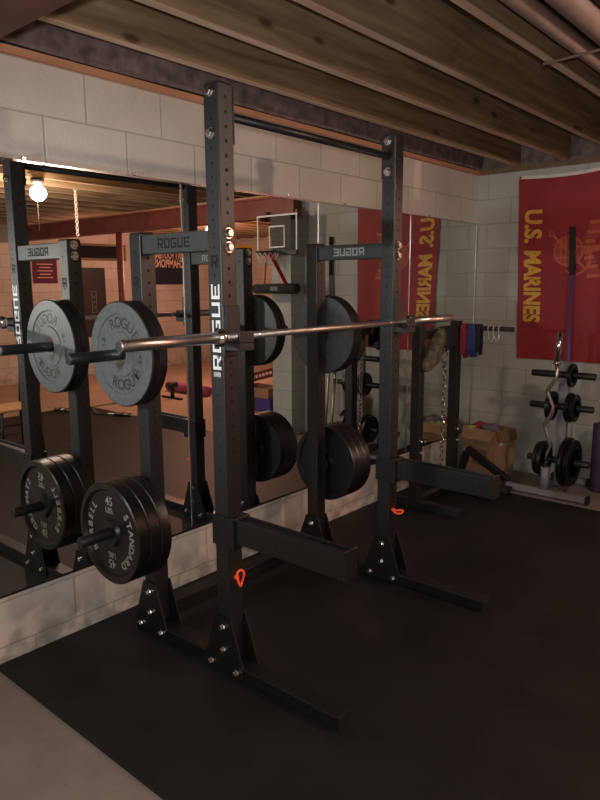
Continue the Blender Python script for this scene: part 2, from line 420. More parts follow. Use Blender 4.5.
# ------------------------------------------------------------------ mirrors
ZB, ZT = .3135, 2.105
lab = ['mirror panel nearest the left picture edge, behind the upper plates', 'mirror panel behind the near rear upright, second from the left',
       'mirror panel showing the basketball hoop', 'mirror panel behind the far front upright of the rack', 'mirror panel next to the far corner, showing the red flag']
ys = [.46 + 1.0815*k for k in range(-2, 4)]
for k in range(5):
    y0, y1 = ys[k], min(ys[k+1], YF-.02)
    t = thing('wall_mirror', lab[k], 'mirror', (0, (y0+y1)/2, ZB), 'mirror panels along the block wall')
    MB().box(-.0055, 0, y0+.0025, y1-.0025, ZB, ZT, M['mirror']).build('glass', t)
    e = MB().box(-.0085, .004, y1-.005, y1+.005, ZB, ZT, M['chrome'], .002)
    e.build('edge_strip', t)
    c = MB().box(-.0115, -.0057, y0+.001, y1-.001, ZT-.004, ZT+.006, M['chrome']).box(-.0115, .003, y0+.001, y1-.001, ZT+.0005, ZT+.010, M['chrome'])
    c.build('top_channel', t)
    MB().box(-.0115, .003, y0+.001, y1-.001, ZB-.010, ZB-.0005, M['blackmetal']).build('bottom_channel', t)
    for f in (.25, .75):
        yy = y0 + (y1-y0)*f
        MB().box(-.0115, .006, yy-.010, yy+.010, ZT+.0105, ZT+.024, M['zinc'], .002).build('clip', t)

# ------------------------------------------------------------------ rack
rack = thing('half_rack', 'black steel half rack with barbell, bolted uprights and plate storage pegs', 'weight rack', (.6, SP/2, MZ))
H = W/2
RZ = MZ                      # rails rest on the mat
def disc(mb, c, axis, sgn, r, m, n=12, dep=.0006):
    c = Vector(c); pts = []
    for j in range(n):
        a = 2*PI*j/n
        if axis == 'X': pts.append((c.x+sgn*dep, c.y+r*math.cos(a), c.z+r*math.sin(a)))
        else: pts.append((c.x+r*math.cos(a), c.y+sgn*dep, c.z+r*math.sin(a)))
    mb.poly(pts, m)
def upright(x, y, top):
    mb = MB().box(x-H, x+H, y-H, y+H, RZ+.058, top, M['coat'], .004)
    z = .20; k = 0
    while z < top-.03:
        disc(mb, (x+H, y, z), 'X', 1, .0068, M['hole']); disc(mb, (x-H, y, z), 'X', -1, .0068, M['hole'])
        if top > 2 or k % 3 == 0:
            disc(mb, (x, y-H, z+.0254), 'Y', -1, .0055, M['hole']); disc(mb, (x, y+H, z+.0254), 'Y', 1, .0055, M['hole'])
        z += .0508; k += 1
    return mb
def bolt(mb, c, axis, sgn, r=.0165):
    o = Vector(c)
    prof = [(0, r*1.22), (sgn*.003, r*1.22), (sgn*.0031, r*.98), (sgn*.0135, r*.98), (sgn*.0155, r*.75), (sgn*.0156, .00001)]
    mb.lathe(prof[:2], M['zinc'], 16, o, axis)
    mb.lathe(prof[2:5], M['zinc'], 6, o, axis)
bolts = []
def add_bolt(c, axis, sgn, parent, r=.0165):
    b = MB(); bolt(b, c, axis, sgn, r); bolts.append(b.build('bolt', parent))
for fy, sg in ((0., -1), (SP, 1)):
    # base rail, x from rear to front
    rail = MB().box(.165, 1.372, fy-H, fy+H, RZ, RZ+.058, M['coat_shaded'], .005)
    disc(rail, (1.372, fy, RZ+.03), 'X', 1, .0, M['hole']) if False else None
    rl = rail.build('base_rail', rack)
    MB().box(1.3725, 1.377, fy-H+.004, fy+H-.004, RZ+.003, RZ+.055, M['plastic'], .003).build('end_cap', rl)
    for ux, top, in ((X1, HF), (X2, HR)):
        up = upright(ux, fy, top).build('upright', rack)
        MB().box(ux-H+.003, ux+H-.003, fy-H+.003, fy+H-.003, top+.0005, top+.005, M['plastic'], .002).build('cap', up)
        for s2 in (-1, 1):   # gusset plates either side
            ya = fy + s2*(H+.0008); off = (0, s2*.006, 0)
            pts = [(ux-.115, ya, RZ+.006), (ux+.115, ya, RZ+.006), (ux+.115, ya, RZ+.052), (ux+.043, ya, .265), (ux-.043, ya, .265), (ux-.115, ya, RZ+.052)]
            g = MB().prism(pts, off, M['coat_shaded']).build('gusset', rack)
            for bx, bz in ((ux, .219), (ux, .119), (ux-.0755, .041), (ux+.0755, .041)):
                add_bolt((bx, ya + s2*.0065, bz), 'Y', s2, g, .0125)
    # name plate bar joining rear top to front upright
    bar = MB().box(X2+H+.001, X1-H-.001, fy-.03, fy+.03, 1.740, 1.818, M['name'], .004)
    nb_ = bar.build('name_bar', rack)
    for s2 in (-1, 1):
        tx = MB()
        # letters are cut through the plate: they read forward on the outside only
        right = (1, 0, 0) if sg == -1 else (-1, 0, 0)
        mt_ = frame(((X1+X2)/2, fy + s2*.0308, 1.779), right, (0, 0, 1))
        block_word(tx, 'ROGUE', M['hole'] if sg == -1 else M['ironlet'], mt_, .040, .20)
        tx.build('lettering', nb_)
    for ux, s3 in ((X1, 1), (X2, -1)):
        for bz in (1.803, 1.752): add_bolt((ux + s3*(H+.0008), fy, bz), 'X', s3, rack, .0175)
    # small stamped letter on the outside of the rear and front uprights
    for ux in (X2, X1):
        zz = 1.626 if ux == X2 else 1.70
        tx = MB(); block_word(tx, 'R', M['hole'], frame((ux, fy + sg*(H+.0012), zz), (1 if sg == -1 else -1, 0, 0), (0, 0, 1)), .045, .036)
        tx.build('stamped_letter', rack)
    # storage pegs
    for pz in (1.325, .56):
        pg = MB().lathe([(sg*(H+.001), .048), (sg*(H+.010), .048)], M['coat'], 24, (X2, fy, pz))
        pg.lathe([(sg*(H+.011), .0238), (sg*.375, .0238), (sg*.380, .020)], M['coat'], 24, (X2, fy, pz), smooth=True)
        pg.build('storage_peg', rack)
    # bar cups
    cup = MB()
    cz = 1.419
    cup.box(X1-H-.012, X1+H+.012, fy-sg*-1*0-H-.010, fy-H-.002, cz-.045, cz-.005, M['coat'], .002) if False else None
    cup.box(X1+H+.001, X1+H+.010, fy-H-.002, fy+H+.002, cz-.075, cz+.115, M['coat'], .002)          # back plate on the upright
    cup.box(X1+H+.011, X1+H+.016, fy-H+.002, fy+H-.002, cz-.012, cz+.112, M['plastic'], .001)       # liner
    cup.box(X1+H+.010, X1+H+.090, fy-H, fy+H, cz-.052, cz-.022, M['coat'], .003)                    # shelf
    cup.box(X1+H+.078, X1+H+.090, fy-H, fy+H, cz-.022, cz+.022, M['coat'], .003)                    # lip
    cup.mats[:] = [M['plastic']]*len(cup.mats); cup.build('bar_cup', rack)
    # spotter arm
    a = MB()
    a.box(X1-H-.008, X1+H+.040, fy-H-.009, fy-H-.001, .575, .700, M['coat_shaded'], .002)
    a.box(X1-H-.008, X1+H+.040, fy+H+.001, fy+H+.009, .575, .700, M['coat_shaded'], .002)
    a.box(X1+H+.002, X1+H+.040, fy-H, fy+H, .575, .700, M['coat_shaded'], .003)
    a.box(X1+H+.040, 1.392, fy-H+.004, fy-H+.012, .598, .698, M['coat_shaded'], .002)
    a.box(X1+H+.040, 1.392, fy+H-.012, fy+H-.004, .598, .698, M['coat_shaded'], .002)
    a.box(X1+H+.040, 1.392, fy-H+.012, fy+H-.012, .60, .668, M['coat_shaded'])
    a.box(1.392, 1.402, fy-H, fy+H, .594, .708, M['coat_shaded'], .003)
    z = X1+.14
    while z < 1.36:
        disc(a, (z, fy-H+.004, .648), 'Y', -1, .008, M['hole']); disc(a, (z, fy+H-.004, .648), 'Y', 1, .008, M['hole']); z += .0508
    arm = a.build('spotter_arm', rack)
    MB().box(X1+H+.041, 1.391, fy-.022, fy+.022, .6685, .686, M['plastic'], .002).build('liner', arm)
    # orange pull ring of the safety pin
    rz = .43 if fy == 0 else .405
    ring = [(X1+H+.030+.026*math.cos(t), fy+.006+.026*math.sin(t), rz+.004*math.sin(t*2)) for t in [2*PI*k/20 for k in range(20)]] if fy else [(X1+H+.014+.006*math.sin(t*2), fy+.012+.017*math.cos(t), rz+.034*math.sin(t)) for t in [2*PI*k/20 for k in range(20)]]
    pr_ = MB().tube(ring, .0052, M['orange'], 8, closed=True).tube([(X1+H+.001, fy-.006, rz+.008), (X1+H+.016, fy-.006, rz+.008)], .009, M['orange'], 10)
    tag(pr_.build('pull_ring', rack), 'orange pull ring')
# white word running up the outside of the near front upright, with the small black sticker under it
d = MB(); block_word(d, 'ROGUE', M['white'], frame((X1+.002, -H-.0016, 1.452), (0, 0, 1), (-1, 0, 0)), .046, .325)
tag(d.build('decal', rack), 'white vertical lettering')
d = MB(); block_word(d, 'ROGUE', M['white'], frame((X1+.002, SP+H+.0016, 1.452), (0, 0, 1), (1, 0, 0)), .046, .325)
tag(d.build('decal', rack), 'white vertical lettering')
st = MB().box(X1-.024, X1+.026, -H-.0014, -H-.0008, 1.215, 1.285, M['blackpaint'])
for k in range(9): st.box(X1-.018+k*.0045, X1-.016+k*.0045, -H-.0018, -H-.0014, 1.262, 1.280, M['white'])
tag(st.build('sticker', rack), 'black sticker with white bars')
# pull-up bar with its end plates
pb = MB().tube([(X1, H+.009, 2.23), (X1, SP-H-.009, 2.23)], .0165, M['coat'], 20)
p = pb.build('pull_up_bar', rack)
for y0 in (H+.001, SP-H-.009):
    MB().box(X1-H+.002, X1+H-.002, y0, y0+.008, 2.125, 2.328, M['coat'], .002).build('end_plate', p)
for fy, s2 in ((0, -1), (0, 1), (SP, 1), (SP, -1)):
    yy = fy + s2*(H + (.0008 if (fy == 0) == (s2 == -1) else .0092))
    for bz in (2.301, 2.157): add_bolt((X1, yy, bz), 'Y', s2, rack, .0165)
# low crossmember between the rear uprights
cm = MB().box(X2-H, X2+H, H+.012, SP-H-.012, .068, .140, M['coat_shaded'], .004)
cm.build('crossmember', rack)

# ------------------------------------------------------------------ plates
def plate_lathe(y_face, sg, th, kind, cz, fy):
    """y_face: position of outside face; sg outward direction"""
    r = .2235; o = (X2, 0, cz); yb = y_face - sg*th
    if kind == 'bumper':
        prof = [(yb, .0262), (yb, .10), (yb, r-.006), (yb+sg*.004, r), (y_face-sg*.004, r), (y_face, r-.005), (y_face, .172), (y_face-sg*.005, .168), (y_face-sg*.005, .098), (y_face-sg*.001, .094), (y_face-sg*.001, .044), (y_face, .043), (y_face, .0262)]
        mats = [M['rubber'], M['rubber'], M['rubber_edge'], M['rubber_edge'], M['rubber_edge']] + [M['rubber']]*5 + [M['zinc']]*2
        return prof, mats
    prof = [(yb, .0262), (yb, .055), (yb+sg*.010, .062), (yb+sg*.010, .185), (yb, .192), (yb, r-.006), (yb+sg*.005, r), (y_face-sg*.005, r), (y_face, r-.006), (y_face, .196), (y_face-sg*.014, .186), (y_face-sg*.018, .066), (y_face-sg*.004, .056), (y_face-sg*.002, .0262)]
    return prof, None
def make_plate(kind, y_face, sg, th, cz, fy, label, group, front):
    t = thing(kind + '_plate', label, 'weight plate', (X2, (y_face-sg*th/2), cz-.2235), group)
    prof, mats = plate_lathe(y_face, sg, th, kind, cz, fy)
    mb = MB()
    # closed ring: join the bore
    prof2 = prof + [prof[0]]
    mb.lathe(prof2[:1] + prof[1:] + [prof[0]], M['rubber'] if kind == 'bumper' else M['iron'], 72, (X2, 0, cz), 'Y', smooth=False, mats=(mats + [M['zinc']]) if mats else None)
    # drop the end caps that close the bore
    mb.bm.faces.ensure_lookup_table()
    for f in [f for f in mb.bm.faces if len(f.verts) > 20]: mb.bm.faces.remove(f)
    bmesh.ops.remove_doubles(mb.bm, verts=mb.bm.verts, dist=1e-6)
    for f in mb.bm.faces: f.smooth = False
    mb.build('disc', t)
    if front:
        right = (1, 0, 0) if sg == -1 else (-1, 0, 0); up = (0, 0, 1); r_ = Vector(right); u_ = Vector(up)
        if kind == 'bumper':
            c = (X2, y_face - sg*.0044, cz)
            for txt, am, st_, sz, o_ in (('ROGUE', PI/2-.25, .33, .066, 1), ('ROGUE', -PI/2+.25, .33, .066, -1), ('45 LB', -.35, .17, .032, 1), ('45 LB', PI-.1, .17, .032, 1)):
                tx = MB(); arc_text(tx, txt, M['rublet'], c, .133, sz, am, st_, right, up, o_, .001)
                tag(tx.build('lettering', t), 'raised dark lettering')
        else:
            c = (X2, y_face - sg*.0125, cz)
            for txt, am in (('STANDARD', -.15), ('BARBELL', PI-.05)):
                tx = MB(); arc_text(tx, txt, M['ironlet'], c, .152, .046, am, .235, right, up, 1, .0016)
                tag(tx.build('lettering', t), 'raised grey lettering')
            for s_ in (1, -1):
                tx = MB()
                tx.add_mesh(text_mesh('45', .055, .0006), M['ironlet'], frame(Vector(c) + u_*s_*.140, r_*s_, u_*s_))
                tag(tx.build('lettering', t), 'raised grey lettering'); tx = MB()
                tx.add_mesh(text_mesh('LBS.', .036, .0004), M['ironlet'], frame(Vector(c) + u_*s_*.100, r_*s_, u_*s_))
                tag(tx.build('lettering', t), 'raised grey lettering')
    return t
for fy, sg, side in ((0., -1, 'near'), (SP, 1, 'far')):
    b0 = fy + sg*.058
    f1 = b0 + sg*.036; f2 = f1 + sg*.043
    wh = 'nearer rear upright' if side == 'near' else 'farther rear upright'
    make_plate('bumper', f1 - sg*.001, sg, .035, 1.325, fy, 'inner rubber plate on the upper peg of the ' + wh, 'rubber plates on the upper pegs', False)
    make_plate('bumper', f2, sg, .042, 1.325, fy, 'outer rubber plate on the upper peg of the ' + wh, 'rubber plates on the upper pegs', True)
    b0 = fy + sg*.072
    for k, nm in enumerate(('innermost', 'middle', 'outermost')):
        f = b0 + sg*(.0575*(k+1)) - sg*.0008
        make_plate('iron', f, sg, .056, .56, fy, nm + ' of three black iron plates on the lower peg of the ' + wh, 'iron plates on the lower pegs', k == 2)

# ------------------------------------------------------------------ barbell
BX, BZ = X1+H+.0315, 1.419
yc = SP/2
bb = thing('barbell', 'long chrome barbell resting in the rack cups', 'barbell', (BX, yc, BZ))
MB().tube([(BX, yc-.655, BZ), (BX, yc+.655, BZ)], .0142, M['shaft'], 20).build('shaft', bb)
for s in (-1, 1):
    sl = MB().lathe([(s*.690, .0215), (s*1.104, .0215), (s*1.108, .019), (s*1.1085, .010)], M['sleeve'], 32, (BX, yc, BZ), smooth=True)
    sl = sl.build('sleeve', bb)
    MB().lathe([(s*1.109, .0185), (s*1.1095, .009)], M['blackpaint'], 24, (BX, yc, BZ)).build('end_cap', sl)
    MB().lathe([(s*.656, .024), (s*.660, .0345), (s*.676, .0345), (s*.679, .027), (s*.6895, .025)], M['chrome'], 32, (BX, yc, BZ), smooth=True).build('collar', bb)
    MB().lathe([(s*.470, .0145), (s*.470, .0152), (s*.476, .0152), (s*.476, .0145)], M['chrome'], 20, (BX, yc, BZ)).build('ring_mark', bb)

# ------------------------------------------------------------------ second stand near the corner
SX, YA, YBB = .29, 2.29, 2.83
ss = thing('squat_stand', 'black two post stand near the far corner, hung with a chain and cloths', 'stand', (SX, 2.53, MZ))
for yy, tp in ((YA, 1.325), (YBB, 1.335)):
    s_ = MB().box(SX-.034, SX+.034, yy-.034, yy+.034, MZ+.061, tp, M['coat'], .004)
    z = .25
    while z < tp-.04:
        disc(s_, (SX+.034, yy, z), 'X', 1, .007, M['hole']); z += .0508
    po = s_.build('post', ss)
    for bz in (.505, .42):
        b = MB(); bolt(b, (SX+.0345, yy, bz), 'X', 1, .010); b.build('bolt', po)
    MB().box(SX-.20, SX+.36, yy-.03, yy+.03, MZ, MZ+.06, M['coat'], .004).build('foot', ss)
MB().box(SX-.03, SX+.03, YA+.035, YBB-.035, 1.225, 1.285, M['coat'], .004).build('crossbar', ss)
MB().box(SX-.03, SX+.03, YA+.035, YBB-.035, .02, .075, M['coat'], .004).build('crossmember', ss)
MB().tube([(SX+.0345, YBB, 1.285), (.74, YBB, 1.285)], .017, M['foam'], 16).build('peg', ss)
# cloths hanging on it
def drape(name, label, cat, pts_top, drop, m, thick=.02, wav=.012, parent=None, rag=.10):
    """a hanging cloth: pts_top two end points of the fold line, falls by drop on both sides"""
    a, b = Vector(pts_top[0]), Vector(pts_top[1]); n = 14; d = (b-a); side = d.cross(Vector((0, 0, 1))).normalized()
    t = bmesh.new(); rows = []
    prof = [(-1.0, 1), (-1.15, .66), (-1.05, .33), (-1, .06), (-.6, -.02), (0, -.03), (.6, -.02), (1, .06), (1.05, .3), (1.2, .6), (1.1, .9)]
    for s, z in prof:
        row = []
        for i in range(n+1):
            f = i/n; wv = math.sin(f*9+z*3)*wav*max(z, 0) + math.sin(f*23+z*5)*wav*.4*max(z, 0)
            zz = drop*z*(1 + rag*math.sin(f*5+1))
            row.append(t.verts.new(a + d*(f + (.04*math.sin(z*4) if z > 0 else 0)) + side*(s*thick + wv) - Vector((0, 0, zz))))
        rows.append(row)
    for k in range(len(rows)-1):
        for i in range(n):
            f = t.faces.new([rows[k][i], rows[k][i+1], rows[k+1][i+1], rows[k+1][i]]); f.smooth = True
    mb = MB(); mb._take(t, m, True)
    o = mb.build(name, parent)
    so = o.modifiers.new('s', 'SOLIDIFY'); so.thickness = .004; so.offset = 1
    return tag(o, label, cat)
ct = 1.292
cbag = MB(); cbag.sphere((0, 0, 0), 1, M['camo'], 28)
for v in cbag.bm.verts:
    z = v.co.z; k = 1 + .10*math.sin(v.co.x*5+z*4) + .07*math.sin(v.co.y*9+z*6)
    v.co = Vector((SX+.045+.060*v.co.x*k + .02*max(0, z), YA+.13+.085*v.co.y*k*(1-.25*z) + .085*z, 1.148 + .150*z))
cbag.tube([(SX+.058, YA+.20, 1.27), (SX+.045, YA+.205, 1.295), (SX, YA+.21, 1.295), (SX-.04, YA+.21, 1.29), (SX-.042, YA+.21, 1.22)], .008, M['camo'], 8)
tag(cbag.build('camouflage_bag'), 'camouflage patterned bag hanging from the stand crossbar', 'bag')
drape('dark_glove', 'dark cloth hanging beside the camouflage bag on the stand', 'cloth', [(SX, YA+.29, ct), (SX, YBB-.06, ct)], .17, M['foam'], .042, .008)
drape('red_towel', 'red cloth hanging on the stand peg next to the post', 'cloth', [(SX+.05, YBB, 1.306), (SX+.095, YBB, 1.306)], .25, M['redcloth'], .024, .002, None, .012)
drape('blue_towel', 'blue cloth hanging on the stand peg beside the red cloth', 'cloth', [(SX+.105, YBB, 1.306), (SX+.165, YBB, 1.306)], .24, M['bluecloth'], .024, .002, None, .012)
drape('black_towel', 'black cloth hanging on the stand peg outside the blue cloth', 'cloth', [(SX+.175, YBB, 1.306), (SX+.205, YBB, 1.306)], .22, M['foam'], .024, .002, None, .012)
# chain with its ring
def chain_mesh(mb, p0, p1, m, link=.044, r=.0045, hw=.013):
    p0, p1 = Vector(p0), Vector(p1); L = (p1-p0).length; n = max(2, int(L/(link*.72))); d = (p1-p0).normalized()
    a = Vector((1, 0, 0)); a = (a - d*a.dot(d)).normalized(); b = d.cross(a)
    for i in range(n):
        c = p0 + d*(L*(i+.5)/n); u = a if i % 2 else b
        mb.tube([c + u*hw*math.cos(t) + d*link*.5*math.sin(t) for t in [2*PI*k/10 for k in range(10)]], r, m, 5, closed=True)
ch = thing('hanging_chain', 'steel chain hanging on the stand from a round ring', 'chain', (SX+.075, 2.53, .05))
cy_ = 2.53
rg = MB().tube([(SX+.075, cy_+.042*math.cos(t), 1.088+.042*math.sin(t)) for t in [2*PI*k/24 for k in range(24)]], .005, M['chrome'], 8, closed=True)
rg.build('ring', ch)
sx_ = MB().tube([(SX+.066, cy_, 1.128), (SX+.052, cy_, 1.20), (SX+.042, cy_, 1.292), (SX+.0, cy_, 1.30)], .004, M['blackmetal'], 6); sx_.build('hook', ch)
cm_ = MB(); chain_mesh(cm_, (SX+.075, cy_, 1.05), (SX+.085, cy_-.02, .14), M['chrome'])
cm_.build('links', ch)
# spring clips on the peg
for k in range(3):
    x0 = .555 + k*.04
    cl = MB()
    cl.tube([(x0, YBB + .021*math.cos(t), 1.285 + .021*math.sin(t)) for t in [2*PI*j/18 for j in range(18)]], .0035, M['wire'], 6, closed=True)
    cl.tube([(x0, YBB-.02, 1.28), (x0+.014, YBB-.035, 1.22), (x0-.012, YBB-.03, 1.18), (x0-.024, YBB-.024, 1.225)], .0045, M['wire'], 6)
    tag(cl.build('spring_clip'), ['bright wire spring clip on the stand peg, next to the black cloth', 'bright wire spring clip in the middle of three on the stand peg', 'bright wire spring clip on the stand peg, towards its free end'][k], 'clip', 'wire clips on the peg')

# black A shaped brace standing in front of the cardboard box
af = thing('folding_stand', 'small black angled steel stand in front of the cardboard box', 'stand', (.3, 3.3, 0))
def bar2(mb, p0, p1, wd, m, dp=None):
    p0, p1 = Vector(p0), Vector(p1); d = (p1-p0); L = d.length; q = d.to_track_quat('Z', 'Y').to_matrix().to_4x4(); q.translation = p0
    dp = dp or wd
    return mb.box(-wd/2, wd/2, -dp/2, dp/2, 0, L, m, .003, q)
bar2(MB(), (.20, 3.27, .245), (.585, 3.24, .045), .06, M['coat'], .05).build('brace', af)
bar2(MB(), (.19, 3.30, .235), (.13, 3.30, .012), .055, M['coat'], .05).build('leg', af)
MB().box(.10, .17, 3.20, 3.40, .0005, .011, M['coat'], .002).build('foot', af)
MB().box(.56, .63, 3.13, 3.35, .0005, .022, M['plastic'], .004).build('foot', af)
MB().lathe([(-.04, .02), (.04, .02)], M['zinc'], 14, (.195, 3.285, .24), 'Y').build('pivot', af)
kb = MB().box(.50, .68, 2.98, 3.10, MZ+.0005, .05, M['plastic'], .008)
tag(kb.build('foam_block'), 'low black block lying on the mat before the weight tree', 'block')

# ------------------------------------------------------------------ cardboard box
def carton(name, label, x0, x1, y0, y1, z0, z1, flaps=True):
    t = thing(name, label, 'box', ((x0+x1)/2, (y0+y1)/2, z0))
    th = .005
    b = MB().box(x0, x1, y0, y0+th, z0, z1, M['card']).box(x0, x1, y1-th, y1, z0, z1, M['card']).box(x0, x0+th, y0+th, y1-th, z0, z1, M['card']).box(x1-th, x1, y0+th, y1-th, z0, z1, M['card']).box(x0+th, x1-th, y0+th, y1-th, z0, z0+th, M['card_dark'])
    b.build('walls', t)
    if flaps:
        f = MB().prism([(x0, y0-.001, z1-.002), (x1, y0-.001, z1-.002), (x1-.02, y0-.045, z1+.005-.09), (x0+.02, y0-.045, z1-.09)], (0, -.004, 0), M['card'])
        f.build('flap', t)
        f = MB().prism([(x1+.001, y0, z1-.002), (x1+.001, y1, z1-.002), (x1+.03, y1-.01, z1-.085), (x1+.03, y0+.02, z1-.085)], (.004, 0, 0), M['card_dark'])
        f.build('flap', t)
    return t
cb = carton('cardboard_box', 'open brown cardboard box in the far corner holding clothes', 0, .34, 0, .255, .0005, .395)
cb.location = (0, 0, 0)
cbm = [MB().box(.341+.0006, .3425+.0006, .05, .10, .27, .365, M['hem']).build('paper_label', cb)]
MB().box(.10, .26, -.0015, -.0005, .08, .22, M['card_dark']).build('printed_panel', cb)
for o_ in cb.children: o_.matrix_parent_inverse = Matrix()
cb.rotation_euler = (0, 0, math.radians(-14)); cb.location = (.40-.34*math.cos(math.radians(14)), 3.37+.34*math.sin(math.radians(14)), 0)
def lump(name, label, c, r, sc, m, seed):
    rnd = random.Random(seed); mb = MB(); mb.sphere(c, r, m, 20, sc)
    ph = [rnd.uniform(0, 6) for _ in range(4)]
    for v in mb.bm.verts:
        d = v.co - Vector(c)
        k = 1 + .22*math.sin(d.x*62+ph[0]) * math.sin(d.z*55+ph[1]) + .14*math.sin(d.y*90+d.x*40+ph[2])
        v.co = Vector(c) + d*k
    return tag(mb.build(name), label, 'cloth')
lump('folded_cloth', 'red cloth bulging over the rim of the cardboard box', (.150, 3.575, .372), .055, (1.1, .8, .9), M['redcloth'], 1)
lump('folded_cloth', 'grey cloth piled in the cardboard box beside the red one', (.27, 3.56, .372), .068, (1.15, .9, .7), M['greycloth'], 2)
lq = Matrix.Translation(cb.location) @ Matrix.Rotation(math.radians(-14), 4, 'Z')
lv = MB().box(.05, .11, -.0125, -.0075, .29, .403, M['lime'], .002, lq).box(.05, .11, -.0075, .04, .397, .403, M['lime'], .002, lq)
tag(lv.build('lime_vest'), 'bright lime cloth hanging over the front of the cardboard box', 'cloth')

# ------------------------------------------------------------------ weight tree
TX, TY = .946, 3.345
wt = thing('weight_tree', 'grey upright weight tree carrying small black plates on pegs', 'plate rack', (TX, TY, 0))
MB().box(TX-.035, TX+.035, TY-.025, TY+.025, .056, 1.02, M['grey'], .004).build('post', wt)
bs = MB().box(.60, 1.215, TY-.205, TY-.155, .0118, .06, M['grey'], .004).box(TX-.03, TX+.03, TY-.155, TY+.27, .006, .055, M['grey'], .004).box(.80, 1.07, TY+.27, TY+.32, .006, .055, M['grey'], .004)
b_ = bs.build('base', wt)
for xx, yy in ((.592, TY-.18), (1.222, TY-.18), (.795, TY+.295), (1.075, TY+.295)):
    MB().box(xx-.012, xx+.012, yy-.03, yy+.03, .002, .064, M['plastic'], .004).build('end_cap', b_)
PEGS = (.93, .685, .265)
for z in PEGS:
    MB().lathe([(-.235, .0235), (-.230, .0255), (.230, .0255), (.235, .0235)], M['plastic'], 20, (TX, TY-.052, z), 'X', smooth=True).build('peg', wt)
# holder tube for the curl bar at the front of the base
MB().lathe([(.061, .033), (.235, .033), (.236, .027), (.20, .027)], M['grey'], 20, (TX-.045, TY-.18, 0), 'Z', smooth=True).build('holder_tube', wt)
def small_plate(xc, z, r, th, label):
    t = thing('small_plate', label, 'weight plate', (xc, TY-.052, z-r), 'small plates on the weight tree')
    h = th/2
    pr2 = [(-h, .027), (-h, r*.36), (-h*.55, r*.42), (-h*.55, r*.82), (-h, r*.88), (-h, r-.004), (-h+.004, r), (h-.004, r), (h, r-.004), (h, r*.88), (h*.55, r*.82), (h*.55, r*.42), (h, r*.36), (h, .027)]
    mb = MB().lathe(pr2 + [pr2[0]], M['iron'], 44, (xc, TY-.052, z), 'X')
    for f in [f for f in mb.bm.faces if len(f.verts) > 20]: mb.bm.faces.remove(f)
    bmesh.ops.remove_doubles(mb.bm, verts=mb.bm.verts, dist=1e-6)
    mb.build('disc', t)
    MB().lathe([(h+.0004, r*.70), (h+.0012, r*.70), (h+.0012, r*.62), (h+.0004, r*.62)], M['rublet'], 40, (xc, TY-.052, z), 'X').build('raised_ring', t)
    return t
small_plate(TX+.068, PEGS[0], .088, .030, 'small black disc on the top peg of the weight tree')
small_plate(TX-.072, PEGS[1], .112, .036, 'black plate left of the post on the middle peg of the weight tree')
small_plate(TX+.066, PEGS[1], .112, .030, 'black plate against the post on the right of the middle peg')
small_plate(TX+.100, PEGS[1], .104, .030, 'outer black plate on the right of the middle peg')
small_plate(TX-.105, PEGS[2], .140, .032, 'black plate left of the post on the bottom peg of the weight tree')
small_plate(TX-.142, PEGS[2], .128, .030, 'outer black plate on the left of the bottom peg')
small_plate(TX+.068, PEGS[2], .190, .036, 'largest black plate, against the post on the right of the bottom peg')
small_plate(TX+.108, PEGS[2], .178, .034, 'large black plate outside the largest one on the bottom peg')
# curl bar standing in the holder
ez = thing('curl_bar', 'zigzag chrome curl bar standing upright in the weight tree base', 'barbell', (TX-.045, TY-.18, .065))
ex, ey = TX-.045, TY-.18
pts = [(ex, ey, .236), (ex+.004, ey, .33), (ex+.030, ey, .40), (ex-.018, ey, .53), (ex-.022, ey, .56), (ex+.028, ey, .66), (ex+.03, ey, .70), (ex-.016, ey, .80), (ex-.014, ey, .83), (ex+.046, ey, .925), (ex+.040, ey, 1.04)]
MB().tube(pts, .0155, M['chrome'], 14).build('shaft', ez)
MB().tube([(ex, ey, .065), (ex, ey, .235)], .0245, M['chrome'], 18).build('sleeve', ez)
MB().tube([(ex+.040, ey, 1.042), (ex+.052, ey, 1.255)], .0200, M['chrome'], 18).build('sleeve', ez)
MB().tube([(ex+.0395, ey, 1.02), (ex+.040, ey, 1.041)], .027, M['chrome'], 18).build('collar', ez)
# tall bar with a foam grip
mc = thing('grip_bar', 'tall purple bar with a black foam grip standing behind the weight tree', 'bar', (.90, 3.62, 0))
MB().tube([(.90, 3.57, .0005), (.838, 3.665, 1.67)], .0125, M['purple'], 14).build('shaft', mc)
MB().tube([(.8379, 3.6655, 1.672), (.812, 3.688, 2.04)], .0235, M['foam'], 16, rads=[.0225, .0235]).build('grip', mc)
# chrome bars standing right of the tree (seen in the mirrors)
for k, (bx, tz) in enumerate(((1.46, .72), (1.53, .95))):
    t = thing('chrome_bar', ['shorter chrome bar standing at the far wall, seen in the mirror', 'taller chrome bar standing at the far wall, seen in the mirror'][k], 'bar', (bx, 3.5, 0), 'chrome bars at the far wall')
    MB().tube([(bx, 3.52, .0005), (bx, 3.60, tz-.12)], .014, M['shaft'], 12).build('shaft', t)
    MB().tube([(bx, 3.6005, tz-.119), (bx, 3.608, tz)], .022, M['chrome'], 14).build('sleeve', t)
fr_ = MB().lathe([(.0005, .066), (.006, .070), (.53, .070), (.536, .066), (.536, .03), (.50, .03)], M['purple2'], 28, (1.175, 3.58, 0), 'Z', smooth=True)
tag(fr_.build('foam_roller'), 'dark purple foam roller standing on end at the right picture edge', 'roller')
rp = thing('hanging_strap', 'dark strap with a black handle hanging on the far wall, seen in the mirror', 'strap', (1.59, 3.69, 1.3))
MB().tube([(1.59, 3.69, 2.08), (1.59, 3.69, 1.70)], .018, M['foam'], 12).build('handle', rp)
